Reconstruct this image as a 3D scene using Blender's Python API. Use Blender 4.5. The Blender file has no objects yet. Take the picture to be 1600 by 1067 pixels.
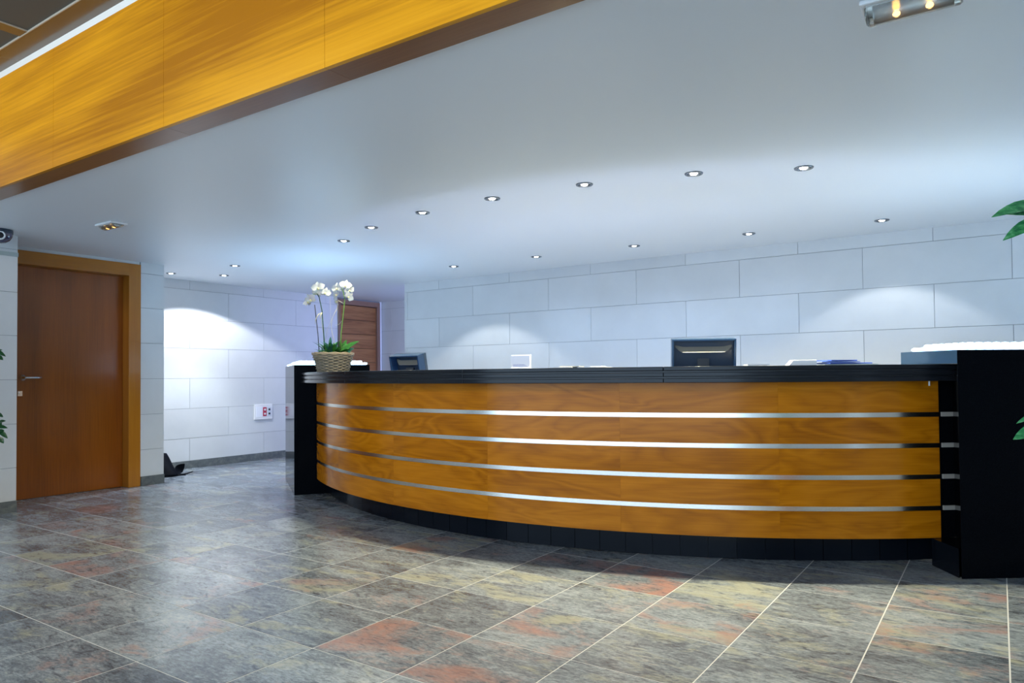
import bpy, bmesh, math, random
from math import sin, cos, pi, radians, degrees, atan2, sqrt, hypot
from mathutils import Vector, Matrix, noise

C = bpy.context.scene.collection
SC = bpy.context.scene
random.seed(7)

# ------------------------------------------------------------------ camera
cam_d = bpy.data.cameras.new('camera')
cam = bpy.data.objects.new('camera', cam_d)
C.objects.link(cam)
SC.camera = cam
YAW, PITCH, ROLL, EYE = .5981, .0212, -.0082, 1.057
fw = Vector((-sin(YAW)*cos(PITCH), cos(YAW)*cos(PITCH), sin(PITCH)))
rt0 = Vector((cos(YAW), sin(YAW), 0))
up0 = rt0.cross(fw)
rt = cos(ROLL)*rt0 + sin(ROLL)*up0
up = -sin(ROLL)*rt0 + cos(ROLL)*up0
M = Matrix((( rt.x, up.x, -fw.x, 0), (rt.y, up.y, -fw.y, 0), (rt.z, up.z, -fw.z, EYE), (0, 0, 0, 1)))
cam.matrix_world = M
cam_d.sensor_width = 36
cam_d.lens = 1117.27/1600*36
cam_d.shift_y = 30.24/1600
cam_d.clip_start = .05
cam_d.clip_end = 100

# ------------------------------------------------------------------ view, world
SC.view_settings.view_transform = 'Standard'
SC.view_settings.look = 'None'
SC.view_settings.gamma = 1
SC.view_settings.exposure = 1.12
SC.view_settings.use_curve_mapping = False
SC.cycles.use_denoising = True
SC.cycles.max_bounces = 10
SC.cycles.diffuse_bounces = 5
SC.cycles.glossy_bounces = 4
SC.cycles.caustics_reflective = False
SC.cycles.caustics_refractive = False
SC.cycles.sample_clamp_indirect = 6
W = bpy.data.worlds.new('world')
SC.world = W
W.use_nodes = True
W.node_tree.nodes['Background'].inputs[0].default_value = (.55, .76, 1, 1)
W.node_tree.nodes['Background'].inputs[1].default_value = 1.85

ZC = 2.22            # counter-hall ceiling
CEN = (-2.85, 7.735)  # centre of the counter's arc


def light(name, typ, loc, energy, col, **k):
    d = bpy.data.lights.new(name, typ)
    d.energy = energy
    d.color = col
    rot = k.pop('rot', None)
    aim = k.pop('aim', None)
    for a, b in k.items():
        setattr(d, a, b)
    o = bpy.data.objects.new(name, d)
    o.location = loc
    if aim:
        o.rotation_euler = (Vector(aim)-Vector(loc)).to_track_quat('-Z', 'Y').to_euler()
    elif rot:
        o.rotation_euler = rot
    C.objects.link(o)
    return o


WARM = (1, .80, .52)
COOL = (.62, .78, 1)
# added unseen warm fills that light the wood fascia from the lobby side
light('fascia_fill', 'AREA', (-1.6, -.9, 2.8), 17, (1, .80, .55), shape='DISK', size=.5, aim=(-2.2, 1.8, 2.2))
light('fascia_fill', 'AREA', (-4.6, -.6, 2.8), 15, (1, .84, .66), shape='DISK', size=.5, aim=(-4.6, 1.8, 2.2))
#light('lobby_daylight', 'AREA', (-1.5, -2.9, 1.7), 45, (.72, .85, 1), shape='RECTANGLE', size=5, size_y=2, aim=(-2.5, 3, 1.0))


# ------------------------------------------------------------------ materials
def mat(name, col=(.5, .5, .5), rough=.5, metal=0, spec=.5, emit=None, estr=0, trans=0, coat=0):
    m = bpy.data.materials.new(name)
    m.use_nodes = True
    b = m.node_tree.nodes['Principled BSDF']
    b.inputs['Base Color'].default_value = (*col, 1)
    b.inputs['Roughness'].default_value = rough
    b.inputs['Metallic'].default_value = metal
    b.inputs['Specular IOR Level'].default_value = spec
    b.inputs['Transmission Weight'].default_value = trans
    b.inputs['Coat Weight'].default_value = coat
    if emit:
        b.inputs['Emission Color'].default_value = (*emit, 1)
        b.inputs['Emission Strength'].default_value = estr
    return m


class NT:
    def __init__(s, m):
        s.t = m.node_tree
        s.b = s.t.nodes['Principled BSDF']

    def n(s, typ, **k):
        x = s.t.nodes.new(typ)
        for a, v in k.items():
            if a.startswith('i_'):
                key = a[2:]
                key = int(key) if key.isdigit() else key.replace('_', ' ')
                x.inputs[key].default_value = v
            else:
                setattr(x, a, v)
        return x

    def l(s, a, b):
        s.t.links.new(a, b)

    def ramp(s, fac, stops):
        r = s.n('ShaderNodeValToRGB')
        e = r.color_ramp.elements
        while len(e) < len(stops):
            e.new(.5)
        for i, (p, c) in enumerate(stops):
            e[i].position = p
            e[i].color = (*c, 1)
        s.l(fac, r.inputs[0])
        return r.outputs[0]

    def mix(s, fac, a, b, mode='MIX'):
        x = s.n('ShaderNodeMix', data_type='RGBA', blend_type=mode)
        for sock, v in ((x.inputs[0], fac), (x.inputs[6], a), (x.inputs[7], b)):
            if hasattr(v, 'links'):
                s.l(v, sock)
            elif isinstance(v, (int, float)):
                sock.default_value = v
            else:
                sock.default_value = (*v, 1)
        return x.outputs[2]

    def math(s, op, a, b=0, c=None, clamp=False):
        x = s.n('ShaderNodeMath', operation=op, use_clamp=clamp)
        for i, v in enumerate((a, b, c)):
            if v is None:
                continue
            if hasattr(v, 'links'):
                s.l(v, x.inputs[i])
            else:
                x.inputs[i].default_value = v
        return x.outputs[0]

    def mapped(s, src, scale, loc=None):
        mp = s.n('ShaderNodeMapping')
        s.l(src, mp.inputs[0])
        mp.inputs[3].default_value = scale
        if loc is not None:
            if hasattr(loc, 'links'):
                s.l(loc, mp.inputs[1])
            else:
                mp.inputs[1].default_value = loc
        return mp.outputs[0]

    def noise(s, vec, scale, detail=3, rough=.5, dist=0):
        x = s.n('ShaderNodeTexNoise')
        s.l(vec, x.inputs['Vector'])
        x.inputs['Scale'].default_value = scale
        x.inputs['Detail'].default_value = detail
        x.inputs['Roughness'].default_value = rough
        x.inputs['Distortion'].default_value = dist
        return x.outputs[0]

    def bump(s, h, strength, dist=.01):
        x = s.n('ShaderNodeBump')
        x.inputs['Strength'].default_value = strength
        x.inputs['Distance'].default_value = dist
        s.l(h, x.inputs['Height'])
        s.l(x.outputs[0], s.b.inputs['Normal'])


def wood(name, dark, mid, lightc, su, sv, rough=.3, figure=.5, coat=.3, big=1.0, spec=.35, rk=1.0, amp=.55):
    """veneer: UV u runs along the grain (metres), v across"""
    m = mat(name, mid, rough, coat=coat)
    m.node_tree.nodes['Principled BSDF'].inputs['Coat Roughness'].default_value = .18
    t = NT(m)
    uv = t.n('ShaderNodeUVMap').outputs[0]
    rnd = t.n('ShaderNodeObjectInfo').outputs['Random']
    off = t.n('ShaderNodeCombineXYZ')
    t.l(t.math('MULTIPLY', rnd, 37.*rk), off.inputs[0])
    t.l(t.math('MULTIPLY', rnd, 11.*rk), off.inputs[1])
    o = off.outputs[0]
    v1 = t.mapped(uv, (su, sv, 1), o)
    n1 = t.noise(v1, 1.0, 2, .5, .6)                         # broad figure
    rings = t.math('FRACT', t.math('MULTIPLY', n1, 7.))
    rings = t.math('ABSOLUTE', t.math('SUBTRACT', rings, .5))
    v2 = t.mapped(uv, (su*3, sv*22, 1), o)
    n2 = t.noise(v2, 1.0, 4, .6)
    v3 = t.mapped(uv, (su*.6*big, sv*.7*big, 1), o)
    n3 = t.noise(v3, 1.0, 2, .5)
    f = t.math('ADD', t.math('MULTIPLY', rings, figure), t.math('MULTIPLY', n2, .55))
    f = t.math('ADD', f, t.math('MULTIPLY', t.math('SUBTRACT', n3, .5), amp))
    col = t.ramp(f, [(.12, dark), (.40, mid), (.72, lightc)])
    t.b.inputs['Specular IOR Level'].default_value = spec
    t.l(col, t.b.inputs['Base Color'])
    return m


M_wood = wood('cherry_veneer', (.29, .085, .002), (.45, .148, .003), (.58, .20, .008), 1.3, 5.0, .17, .46, 0, spec=.16, amp=.7)
M_beam = wood('amber_beam_veneer', (.40, .15, .004), (.72, .32, .008), (.88, .43, .02), .40, 2.6, .34, .16, 0, 1.0, .3, 0, 1.25)
M_soffit = wood('soffit_veneer', (.20, .085, .03), (.27, .12, .045), (.34, .16, .06), .7, 5, .3, .1, .3)
M_door = wood('door_veneer', (.19, .050, .003), (.29, .080, .005), (.39, .125, .008), .7, 7.0, .28, .10, .3)
M_casing = wood('casing_veneer', (.33, .115, .008), (.41, .155, .012), (.50, .20, .018), .7, 8.0, .3, .08, .3)
M_door2 = wood('ribbon_veneer', (.15, .055, .02), (.30, .13, .05), (.42, .20, .085), .9, 14, .35, .35, .2)


def granite():
    m = mat('black_granite', (.003, .004, .006), .07, spec=.03)
    t = NT(m)
    g = t.n('ShaderNodeNewGeometry').outputs['Position']
    n = t.noise(g, 260, 2, .6)
    c = t.ramp(n, [(.45, (.0015, .002, .0035)), (.72, (.006, .008, .011))])
    t.l(c, t.b.inputs['Base Color'])
    return m


M_granite = granite()
M_granite_edge = mat('black_granite_edge', (.009, .011, .015), .16, spec=.25)
M_plinth = mat('black_glazed_tile', (.004, .006, .010), .14, spec=.12)
M_dark_grout = mat('dark_grout', (.06, .065, .07), .8)
M_steel = mat('brushed_steel', (.80, .76, .67), .19, metal=1)
M_steel_bright = mat('steel_painted_bright', (.50, .48, .44), .45, metal=.25)  # paler, less metallic steel; bright reflection put into the colour
M_ring = mat('dark_chrome', (.22, .24, .27), .25, metal=1)
M_chrome = mat('chrome', (.75, .76, .78), .10, metal=1)
M_ceiling = mat('satin_white_plaster', (.77, .81, .85), .40, spec=.35)
M_white = mat('white_plastic', (.78, .79, .80), .4)
M_grout = mat('pale_grout', (.50, .51, .51), .7)
M_joint = mat('wall_joint', (.20, .22, .24), .8)
M_black = mat('black_plastic', (.012, .014, .018), .35)
M_monitor = mat('navy_grey_plastic', (.02, .035, .06), .3)
M_beige = mat('beige_plastic', (.20, .195, .165), .45)
M_rim = mat('rim_blue_reflection', (.012, .035, .085), .25)  # blue base colour stands in for a reflection on the dark rim


def stone_tile(name, a, b, rough=.38):
    m = mat(name, a, rough)
    t = NT(m)
    g = t.n('ShaderNodeNewGeometry').outputs['Position']
    rnd = t.n('ShaderNodeObjectInfo').outputs['Random']
    n = t.noise(g, 3, 5, .6, .4)
    c = t.mix(t.math('MULTIPLY', n, 1, clamp=True), a, b)
    k = t.math('ADD', t.math('MULTIPLY', rnd, .08), .96)
    cmb = t.n('ShaderNodeCombineColor')
    for i in range(3):
        t.l(k, cmb.inputs[i])
    c = t.mix(1.0, c, cmb.outputs[0], 'MULTIPLY')
    t.l(c, t.b.inputs['Base Color'])
    t.bump(t.noise(g, 60, 3, .6), .05, .004)
    return m


M_wall = stone_tile('grey_porcelain_panel', (.54, .56, .57), (.64, .66, .67))


def slate(name='multicolour_slate', darken=1.0):
    m = mat(name, (.3, .3, .3), .30)
    t = NT(m)
    pos = t.n('ShaderNodeNewGeometry').outputs['Position']
    oi = t.n('ShaderNodeObjectInfo')
    sep = t.n('ShaderNodeSeparateColor')
    t.l(oi.outputs['Color'], sep.inputs[0])
    rust, yel, drk = sep.outputs
    rnd = oi.outputs['Random']
    off = t.n('ShaderNodeCombineXYZ')
    t.l(t.math('MULTIPLY', rnd, 53.), off.inputs[0])
    t.l(t.math('MULTIPLY', rnd, 91.), off.inputs[1])
    o = off.outputs[0]
    va = t.mapped(pos, (1.6, 3.4, 1), o)
    vb = t.mapped(pos, (9, 24, 1), o)
    vc = t.mapped(pos, (40, 95, 1), o)
    n1 = t.noise(va, 1.0, 5, .62, .9)
    n2 = t.noise(vb, 1.0, 6, .72, 1.2)
    n3 = t.noise(vc, 1.0, 4, .75)
    base = t.math('ADD', t.math('MULTIPLY', n1, .55), t.math('MULTIPLY', n2, .50))
    base = t.math('ADD', base, t.math('MULTIPLY', t.math('SUBTRACT', n3, .5), .58))
    base = t.math('SUBTRACT', base, t.math('MULTIPLY', drk, .22))
    c = t.ramp(base, [(.30, (.055, .066, .086)), (.46, (.145, .170, .200)), (.58, (.250, .290, .325)), (.74, (.38, .42, .43))])
    # cream and mustard clouds
    vy = t.mapped(pos, (2.2, 4.2, 1), t.mapped(o, (2, 3, 1), (5, 9, 0)))
    ny = t.math('ADD', t.noise(vy, 1.0, 5, .65, .8), t.math('MULTIPLY', t.math('SUBTRACT', n2, .5), .35))
    my = t.math('MULTIPLY', t.math('SUBTRACT', t.math('ADD', ny, t.math('MULTIPLY', yel, .15)), .585), 7., clamp=True)
    c = t.mix(t.math('MULTIPLY', my, .62), c, (.36, .36, .26))
    # rust and salmon clouds
    vr = t.mapped(pos, (2.4, 3.6, 1), t.mapped(o, (3, 2, 1), (15, 2, 0)))
    nr = t.math('ADD', t.noise(vr, 1.0, 5, .6, .8), t.math('MULTIPLY', t.math('SUBTRACT', n2, .5), .45))
    mr = t.math('MULTIPLY', t.math('SUBTRACT', t.math('ADD', nr, t.math('MULTIPLY', rust, .19)), .625), 4.5, clamp=True)
    c = t.mix(t.math('MULTIPLY', mr, .84), c, (.335, .17, .14))
    # dark cleft veins
    vein = t.math('MULTIPLY', t.math('SUBTRACT', .445, n2), 9., clamp=True)
    c = t.mix(t.math('MULTIPLY', vein, .42), c, (.05, .055, .075))
    t.l(c, t.b.inputs['Base Color'])
    rr = t.math('ADD', t.math('MULTIPLY', n2, .18), .10)
    t.l(rr, t.b.inputs['Roughness'])
    t.bump(base, .25, .004)
    return m


M_slate = slate()
M_wicker = mat('grey_brown_wicker', (.23, .20, .15), .6)
M_soil = mat('dark_moss', (.05, .045, .02), .9)
M_leaf = mat('glossy_leaf', (.045, .21, .03), .35)
M_leaf2 = mat('blue_green_leaf', (.04, .17, .13), .4)
M_leafd = mat('dark_leaf', (.012, .07, .022), .3)
M_petal = mat('white_petal', (.50, .52, .53), .6)
M_stake = mat('dark_stake', (.03, .035, .045), .5)
M_twig = mat('pale_twig', (.50, .48, .36), .6)
M_greenstem = mat('green_stem', (.12, .24, .04), .45)
for _m in (M_petal,):
    _m.node_tree.nodes['Principled BSDF'].inputs['Subsurface Weight'].default_value = .15

for _m in (M_leaf, M_leaf2, M_leafd):
    _t = NT(_m)
    _c = _t.b.inputs['Base Color'].default_value[:3]
    _g = _t.n('ShaderNodeNewGeometry').outputs['Position']
    _r = _t.ramp(_t.noise(_t.mapped(_g, (22, 22, 50)), 1, 3, .6), [(.35, tuple(x*.55 for x in _c)), (.6, _c), (.75, tuple(min(1, x*1.9+.02) for x in _c))])
    _t.l(_r, _t.b.inputs['Base Color'])
M_paper = mat('white_paper', (.82, .84, .88), .6)
M_blue = mat('blue_plastic_cover', (.06, .13, .55), .3)
M_terra = mat('terracotta', (.28, .12, .07), .7)
M_bark = mat('bark', (.12, .08, .05), .8)


# ------------------------------------------------------------------ mesh helpers
def mesh_obj(name, verts, faces, m=None, parent=None, uv=None, smooth=False):
    me = bpy.data.meshes.new(name)
    me.from_pydata([tuple(v) for v in verts], [], faces)
    me.update()
    if uv:
        lay = me.uv_layers.new(name='UVMap')
        for p in me.polygons:
            for li in p.loop_indices:
                co = me.vertices[me.loops[li].vertex_index].co
                lay.data[li].uv = uv(co, p.normal)
    if m:
        me.materials.append(m)
    if smooth:
        for p in me.polygons:
            p.use_smooth = True
    o = bpy.data.objects.new(name, me)
    C.objects.link(o)
    if parent:
        o.parent = parent
    return o


def empty(name, loc=(0, 0, 0), rz=0):
    o = bpy.data.objects.new(name, None)
    o.empty_display_size = .1
    o.location = loc
    o.rotation_euler = (0, 0, rz)
    C.objects.link(o)
    return o


def tag(o, label=None, cat=None, group=None, kind=None):
    if label:
        o['label'] = label
    if cat:
        o['category'] = cat
    if group:
        o['group'] = group
    if kind:
        o['kind'] = kind
    return o


BOXF = [(0, 3, 2, 1), (4, 5, 6, 7), (0, 1, 5, 4), (1, 2, 6, 5), (2, 3, 7, 6), (3, 0, 4, 7)]


def box_vf(x0, y0, z0, x1, y1, z1):
    v = [(x0, y0, z0), (x1, y0, z0), (x1, y1, z0), (x0, y1, z0), (x0, y0, z1), (x1, y0, z1), (x1, y1, z1), (x0, y1, z1)]
    return v, [tuple(f) for f in BOXF]


class MB:
    def __init__(s):
        s.v = []
        s.f = []

    def add(s, v, f, mtx=None):
        n = len(s.v)
        s.v += [tuple(mtx @ Vector(p)) if mtx else tuple(p) for p in v]
        s.f += [tuple(i+n for i in q) for q in f]
        return s

    def box(s, x0, y0, z0, x1, y1, z1, mtx=None):
        return s.add(*box_vf(x0, y0, z0, x1, y1, z1), mtx)

    def tube(s, pts, r, n=6, cap=True):
        pts = [Vector(p) for p in pts]
        rs = r if isinstance(r, (list, tuple)) else [r]*len(pts)
        v, f = [], []
        prev = None
        for i, p in enumerate(pts):
            d = (pts[min(i+1, len(pts)-1)]-pts[max(i-1, 0)]).normalized()
            if prev is None:
                a = Vector((0, 0, 1)) if abs(d.z) < .9 else Vector((1, 0, 0))
                x = d.cross(a).normalized()
            else:
                x = (prev - d*prev.dot(d)).normalized()
            prev = x
            y = d.cross(x)
            for k in range(n):
                t = 2*pi*k/n
                v.append(p + rs[i]*(cos(t)*x+sin(t)*y))
        for i in range(len(pts)-1):
            for k in range(n):
                a, b = i*n+k, i*n+(k+1) % n
                f.append((a, b, b+n, a+n))
        if cap:
            f.append(tuple(reversed(range(n))))
            f.append(tuple(range((len(pts)-1)*n, len(pts)*n)))
        return s.add(v, f)

    def lathe(s, prof, n=24, mtx=None, close=False):
        v, f = [], []
        for (r, z) in prof:
            for k in range(n):
                t = 2*pi*k/n
                v.append((r*cos(t), r*sin(t), z))
        for i in range(len(prof)-1):
            for k in range(n):
                a, b = i*n+k, i*n+(k+1) % n
                f.append((a, b, b+n, a+n))
        if close:
            f.append(tuple(reversed(range(n))))
            f.append(tuple(range((len(prof)-1)*n, len(prof)*n)))
        return s.add(v, f, mtx)

    def ball(s, c, rx, ry, rz, nu=10, nv=6, mtx=None):
        v, f = [], []
        for j in range(1, nv):
            ph = pi*j/nv
            for i in range(nu):
                t = 2*pi*i/nu
                v.append((c[0]+rx*sin(ph)*cos(t), c[1]+ry*sin(ph)*sin(t), c[2]+rz*cos(ph)))
        top, bot = len(v), len(v)+1
        v += [(c[0], c[1], c[2]+rz), (c[0], c[1], c[2]-rz)]
        for j in range(nv-2):
            for i in range(nu):
                a, b = j*nu+i, j*nu+(i+1) % nu
                f.append((a, a+nu, b+nu, b))
        for i in range(nu):
            f.append((top, i, (i+1) % nu))
            f.append((bot, (nv-2)*nu+(i+1) % nu, (nv-2)*nu+i))
        return s.add(v, f, mtx)

    def build(s, name, m, parent=None, uv=None, smooth=False, bevel=0):
        o = mesh_obj(name, s.v, s.f, m, parent, uv, smooth)
        if bevel:
            b = o.modifiers.new('bevel', 'BEVEL')
            b.width = bevel
            b.segments = 2
            b.limit_method = 'ANGLE'
        return o


def uv_x(co, n):   # grain along X
    return (co.x, co.z+co.y)


def uv_y(co, n):
    return (co.y, co.z+co.x)


def uv_zx(co, n):   # grain vertical, wall in the YZ plane
    return (co.z, co.y+co.x)


def box(name, x0, y0, z0, x1, y1, z1, m, parent=None, uv=None, bevel=0):
    return MB().box(x0, y0, z0, x1, y1, z1).build(name, m, parent, uv, bevel=bevel)


def P(a, R, z=0):
    """point on the counter's arcs, angle in degrees"""
    return Vector((CEN[0]+R*cos(radians(a)), CEN[1]+R*sin(radians(a)), z))


def arc_vf(R0, R1, a0, a1, z0, z1, n):
    v, f = [], []
    for i in range(n+1):
        a = a0+(a1-a0)*i/n
        v += [P(a, R0, z0), P(a, R1, z0), P(a, R1, z1), P(a, R0, z1)]
    for i in range(n):
        b = 4*i
        for k in range(4):
            f.append((b+k, b+4+k, b+4+(k+1) % 4, b+(k+1) % 4))
    f.append((0, 1, 2, 3))
    f.append((4*n+3, 4*n+2, 4*n+1, 4*n))
    return v, f


def uv_arc(co, n):
    a = atan2(co.y-CEN[1], co.x-CEN[0])
    return (a*4.1, co.z+hypot(co.x-CEN[0], co.y-CEN[1]))


def arc(name, R0, R1, a0, a1, z0, z1, m, parent=None, uv=None, step=1.0, bevel=0):
    n = max(1, int(round(abs(a1-a0)/step)))
    mb = MB().add(*arc_vf(R0, R1, a0, a1, z0, z1, n))
    o = mb.build(name, m, parent, uv)
    for p in o.data.polygons:   # smooth curved skins, flat caps
        p.use_smooth = False
    if bevel:
        b = o.modifiers.new('bevel', 'BEVEL')
        b.width = bevel
        b.segments = 2
        b.limit_method = 'ANGLE'
        b.angle_limit = radians(40)
        o.data.shade_smooth()
        e = o.modifiers.new('wn', 'WEIGHTED_NORMAL')
        e.keep_sharp = True
    else:
        o.data.shade_smooth()
        try:
            o.data.set_sharp_from_angle(angle=radians(40))
        except Exception:
            pass
    return o


# ------------------------------------------------------------------ floor
fl = box('floor', -8.1, -3.2, -.12, 3.2, 8.15, -.0009, M_grout)
tag(fl, 'multicoloured slate-look tiled floor with pale grout lines', kind='structure')
G, GX, GY = .45, .011, 2.785
tile_mesh = None
RUST, YEL, DRK = {}, {}, {}


def cell(x, y):
    return (math.floor((x-GX)/G), math.floor((y-GY)/G))


# tints read off the photographed floor: floor position of a patch -> tint strength
for (x, y, r, yl, dk) in [
        (-4.2, 2.05, .85, 0, 0), (-4.0, 1.65, .1, .5, .1), (-3.4, 1.65, .75, 0, 0), (-2.95, 1.65, .70, 0, 0),
        (-3.45, 2.15, .75, 0, .1), (-2.95, 2.15, .1, .2, .35), (-2.5, 2.15, .0, .3, .3), (-2.1, 2.1, .85, 0, .1),
        (-1.6, 2.05, .85, 0, .2), (-1.6, 2.55, .80, .4, 0), (-1.15, 2.55, .2, .5, .1), (-1.15, 3.0, .65, .6, 0),
        (-.7, 2.55, 0, .4, .1), (-.65, 3.0, .2, .3, .1), (-.65, 3.4, .1, .5, .1), (-.2, 3.0, .75, .2, .35), (-.2, 3.45, .70, .6, 0),
        (-.2, 3.9, .5, .6, .1), (-.65, 3.9, .2, .4, .2), (.25, 3.5, .5, .2, .2), (-1.6, 3.45, .75, .2, .2), (-1.15, 3.4, 0, .8, 0),
        (-1.6, 3.0, 0, .6, .1), (-2.1, 3.0, 0, .7, 0), (-2.5, 3.0, 0, .7, 0), (-2.95, 3.45, .7, .8, 0), (-3.4, 3.45, .0, .6, .1),
        (-5.3, 2.55, .8, 0, 0), (-5.8, 2.55, .2, .4, .1), (-4.85, 2.1, 0, .8, .1), (-4.4, 2.5, 0, .8, .15), (-5.3, 3.0, .3, .1, .3),
        (-4.1, 3.9, .6, .0, 0), (-2.1, 3.45, .5, .2, .2), (-6.2, 3.0, .5, 0, .3), (-3.4, 3.0, .1, .3, .1), (-2.5, 2.55, .1, .2, .3),
        (-2.1, 2.55, 0, .1, .5), (-2.5, 1.7, 0, .1, .1), (-2.1, 1.7, 0, .1, 0)]:
    c_ = cell(x, y)
    RUST[c_], YEL[c_], DRK[c_] = r, yl, dk
EX = [(-7.04, 2.516, -6.54)]
rng = random.Random(3)
for i in range(-18, 5):
    for j in range(-6, 12):
        x0, y0 = GX+i*G, GY+j*G
        xc, yc = x0+G/2, y0+G/2
        if xc < -8.1 or (xc < -7.3 and yc < 3.85) or (xc < -6.75 and yc < 2.4) or yc > 6.7 and xc > -6.0 or yc > 8.1:
            continue
        # keep what the picture can show: not under or far behind the counter
        rr = hypot(xc-CEN[0], yc-CEN[1])
        an = degrees(atan2(yc-CEN[1], xc-CEN[0])) % 360
        if rr < 3.4 and yc > 4.6 and 236 < an < 360:
            continue
        if xc > 2.0 or yc < .4 or (xc < -5.5 and yc < 1.2) or (xc > .9 and yc > 5.2):
            continue
        if rr < 3.4 and not xc < -5.6:
            continue
        g = .0028
        if tile_mesh is None:
            o = MB().box(-G/2+g, -G/2+g, -.010, G/2-g, G/2-g, 0).build('floor_tile', M_slate, fl)
            tile_mesh = o.data
        else:
            o = bpy.data.objects.new('floor_tile', tile_mesh)
            C.objects.link(o)
            o.parent = fl
        o.location = (xc, yc, rng.uniform(-.0003, .0003))
        k = (i, j)
        o.color = (RUST.get(k, rng.choice([0, 0, .1, .3, .45])), YEL.get(k, rng.choice([0, .1, .3, .5])), DRK.get(k, rng.choice([0, .1, .2, .35])), 1)

# ------------------------------------------------------------------ ceiling, step and lobby ceiling
ce = box('ceiling_1', -8.1, 1.86, ZC, 3.2, 8.15, ZC+.15, M_ceiling)
tag(ce, 'smooth satin white plaster ceiling over the reception', kind='structure')
t1 = box('trim_1', -8.0, 1.80, ZC+.01, 3.2, 1.86, 2.93, M_white)
tag(t1, 'tall amber wood fascia where the ceiling steps up', kind='structure')
seams = [-8.0, -6.36, -5.28, -4.20, -3.12, -2.04, -.96, .12, 1.2, 2.28, 3.2]
for a, b in zip(seams, seams[1:]):
    MB().box(a+.0008, 1.78, ZC-.018, b-.0008, 1.80, 2.853).build('fascia_panel', M_beam, t1, uv_x)
for a, b in zip(seams, seams[1:]):
    MB().box(a+.0008, 1.80, ZC-.018, b-.0008, 1.915, ZC+.002).build('soffit_board', M_soffit, t1, uv_x)
t2 = box('trim_2', -8.0, 1.783, 2.853, 3.2, 1.88, 2.912, mat('white_lacquer_strip', (.82, .86, .84), .3))
tag(t2, 'white strip along the top of the wood fascia', kind='structure')
M_bronze = mat('bronze_lacquer_soffit', (.115, .07, .032), .25, coat=.15)
M_grpanel = mat('grey_lacquer_panel', (.070, .085, .088), .5, spec=.3)
ce2 = box('ceiling_2', -8.0, -3.2, 2.902, 3.2, 1.88, 3.14, M_grpanel)
tag(ce2, 'dark grey coffered lobby ceiling', kind='structure')
box('ceiling_border', -8.0, 1.662, 2.894, 3.2, 1.86, 2.902, M_bronze, ce2)
box('border_lip', -8.0, 1.657, 2.892, 3.2, 1.662, 2.902, mat('pale_edge', (.42, .40, .34), .3), ce2)
for xr in (-6.36, -5.28, -4.20, -3.12, -2.04, -.96, .12, 1.2):
    box('ceiling_rib', xr-.10, -3.2, 2.896, xr-.01, 1.657, 2.902, M_bronze, ce2)
    box('rib_lip', xr-.01, -3.2, 2.895, xr-.005, 1.657, 2.902, bpy.data.materials['pale_edge'], ce2)

# ------------------------------------------------------------------ walls
ROWS = [.09, .355, .705, 1.06, 1.415, 1.765, 2.11, ZC]
_tile_cache = {}


def wall_tiles(parent, axis, plane, sgn, lo, hi, ref, holes=(), rows=ROWS, step=1.03):
    """tiles .008 thick standing proud of the plane; axis = direction they run along"""
    g = .0016
    for r, (z0, z1) in enumerate(zip(rows, rows[1:])):
        ph = ref + (0 if (len(rows)-r) % 2 == 0 else step/2)
        k = math.floor((lo-ph)/step)
        while ph+k*step < hi:
            a, b = max(lo, ph+k*step), min(hi, ph+(k+1)*step)
            k += 1
            spans = [(a, b)]
            for (h0, h1, hz0, hz1) in holes:
                if hz1 <= z0+.02 or hz0 >= z1-.02:
                    continue
                ns = []
                for (p, q) in spans:
                    if h1 <= p or h0 >= q:
                        ns.append((p, q))
                    else:
                        if h0 > p:
                            ns.append((p, h0))
                        if h1 < q:
                            ns.append((h1, q))
                spans = ns
            for (p, q) in spans:
                if q-p < .02:
                    continue
                zt = z1 - (0 if z1 == ZC else g)
                key = (axis, round(q-p, 3), round(zt-z0, 3), sgn)
                if key not in _tile_cache:
                    h, w = (q-p)/2-g, (zt-z0-g)/2
                    if axis == 'x':
                        mb = MB().box(-h, -.004, -w, h, .004, w)
                    else:
                        mb = MB().box(-.004, -h, -w, .004, h, w)
                    o = mb.build('wall_tile', M_wall, parent)
                    _tile_cache[key] = o.data
                else:
                    o = bpy.data.objects.new('wall_tile', _tile_cache[key])
                    C.objects.link(o)
                    o.parent = parent
                c = (p+q)/2
                zc = (z0+g+zt)/2
                j = rng.uniform(-.0003, .0003)
                o.location = (c, plane+sgn*.004+j, zc) if axis == 'x' else (plane+sgn*.004+j, c, zc)


wb = box('wall_back', -6.12, 6.628, 0, 3.2, 6.76, ZC, M_joint)
tag(wb, 'pale grey large-panel tiled wall behind the reception', kind='structure')
wall_tiles(wb, 'x', 6.628, -1, -6.13, 3.2, -4.54)
ws = box('wall_corridor_end', -4.0, 6.76, 0, -3.88, 8.03, ZC, M_wall)
tag(ws, 'end of the corridor behind the back wall', kind='structure')
we = box('wall_far', -8.03, 8.038, 0, -3.88, 8.15, ZC, M_joint)
tag(we, 'narrow tiled end wall of the corridor', kind='structure')
wall_tiles(we, 'x', 8.038, -1, -7.91, -4.0, -7.2)
wrm = MB().box(-8.05, 3.9, 0, -7.918, 7.13, ZC).box(-8.05, 7.13, 2.2, -7.918, 7.98, ZC).box(-8.05, 7.98, 0, -7.918, 8.038, ZC)
wr = wrm.build('wall_left_recess', M_joint)
tag(wr, 'tiled recess wall lit by ceiling spots', kind='structure')
wall_tiles(wr, 'y', -7.918, 1, 4.03, 8.03, 4.84, holes=[(7.13, 7.98, 0, 2.20)])
wl = box('wall_left', -7.15, 3.78, 0, -7.048, 4.022, ZC, M_joint)
tag(wl, 'narrow tiled wall between the door and the recess', kind='structure')
wall_tiles(wl, 'y', -7.048, 1, 3.786, 4.028, 3.2, step=3)
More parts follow.
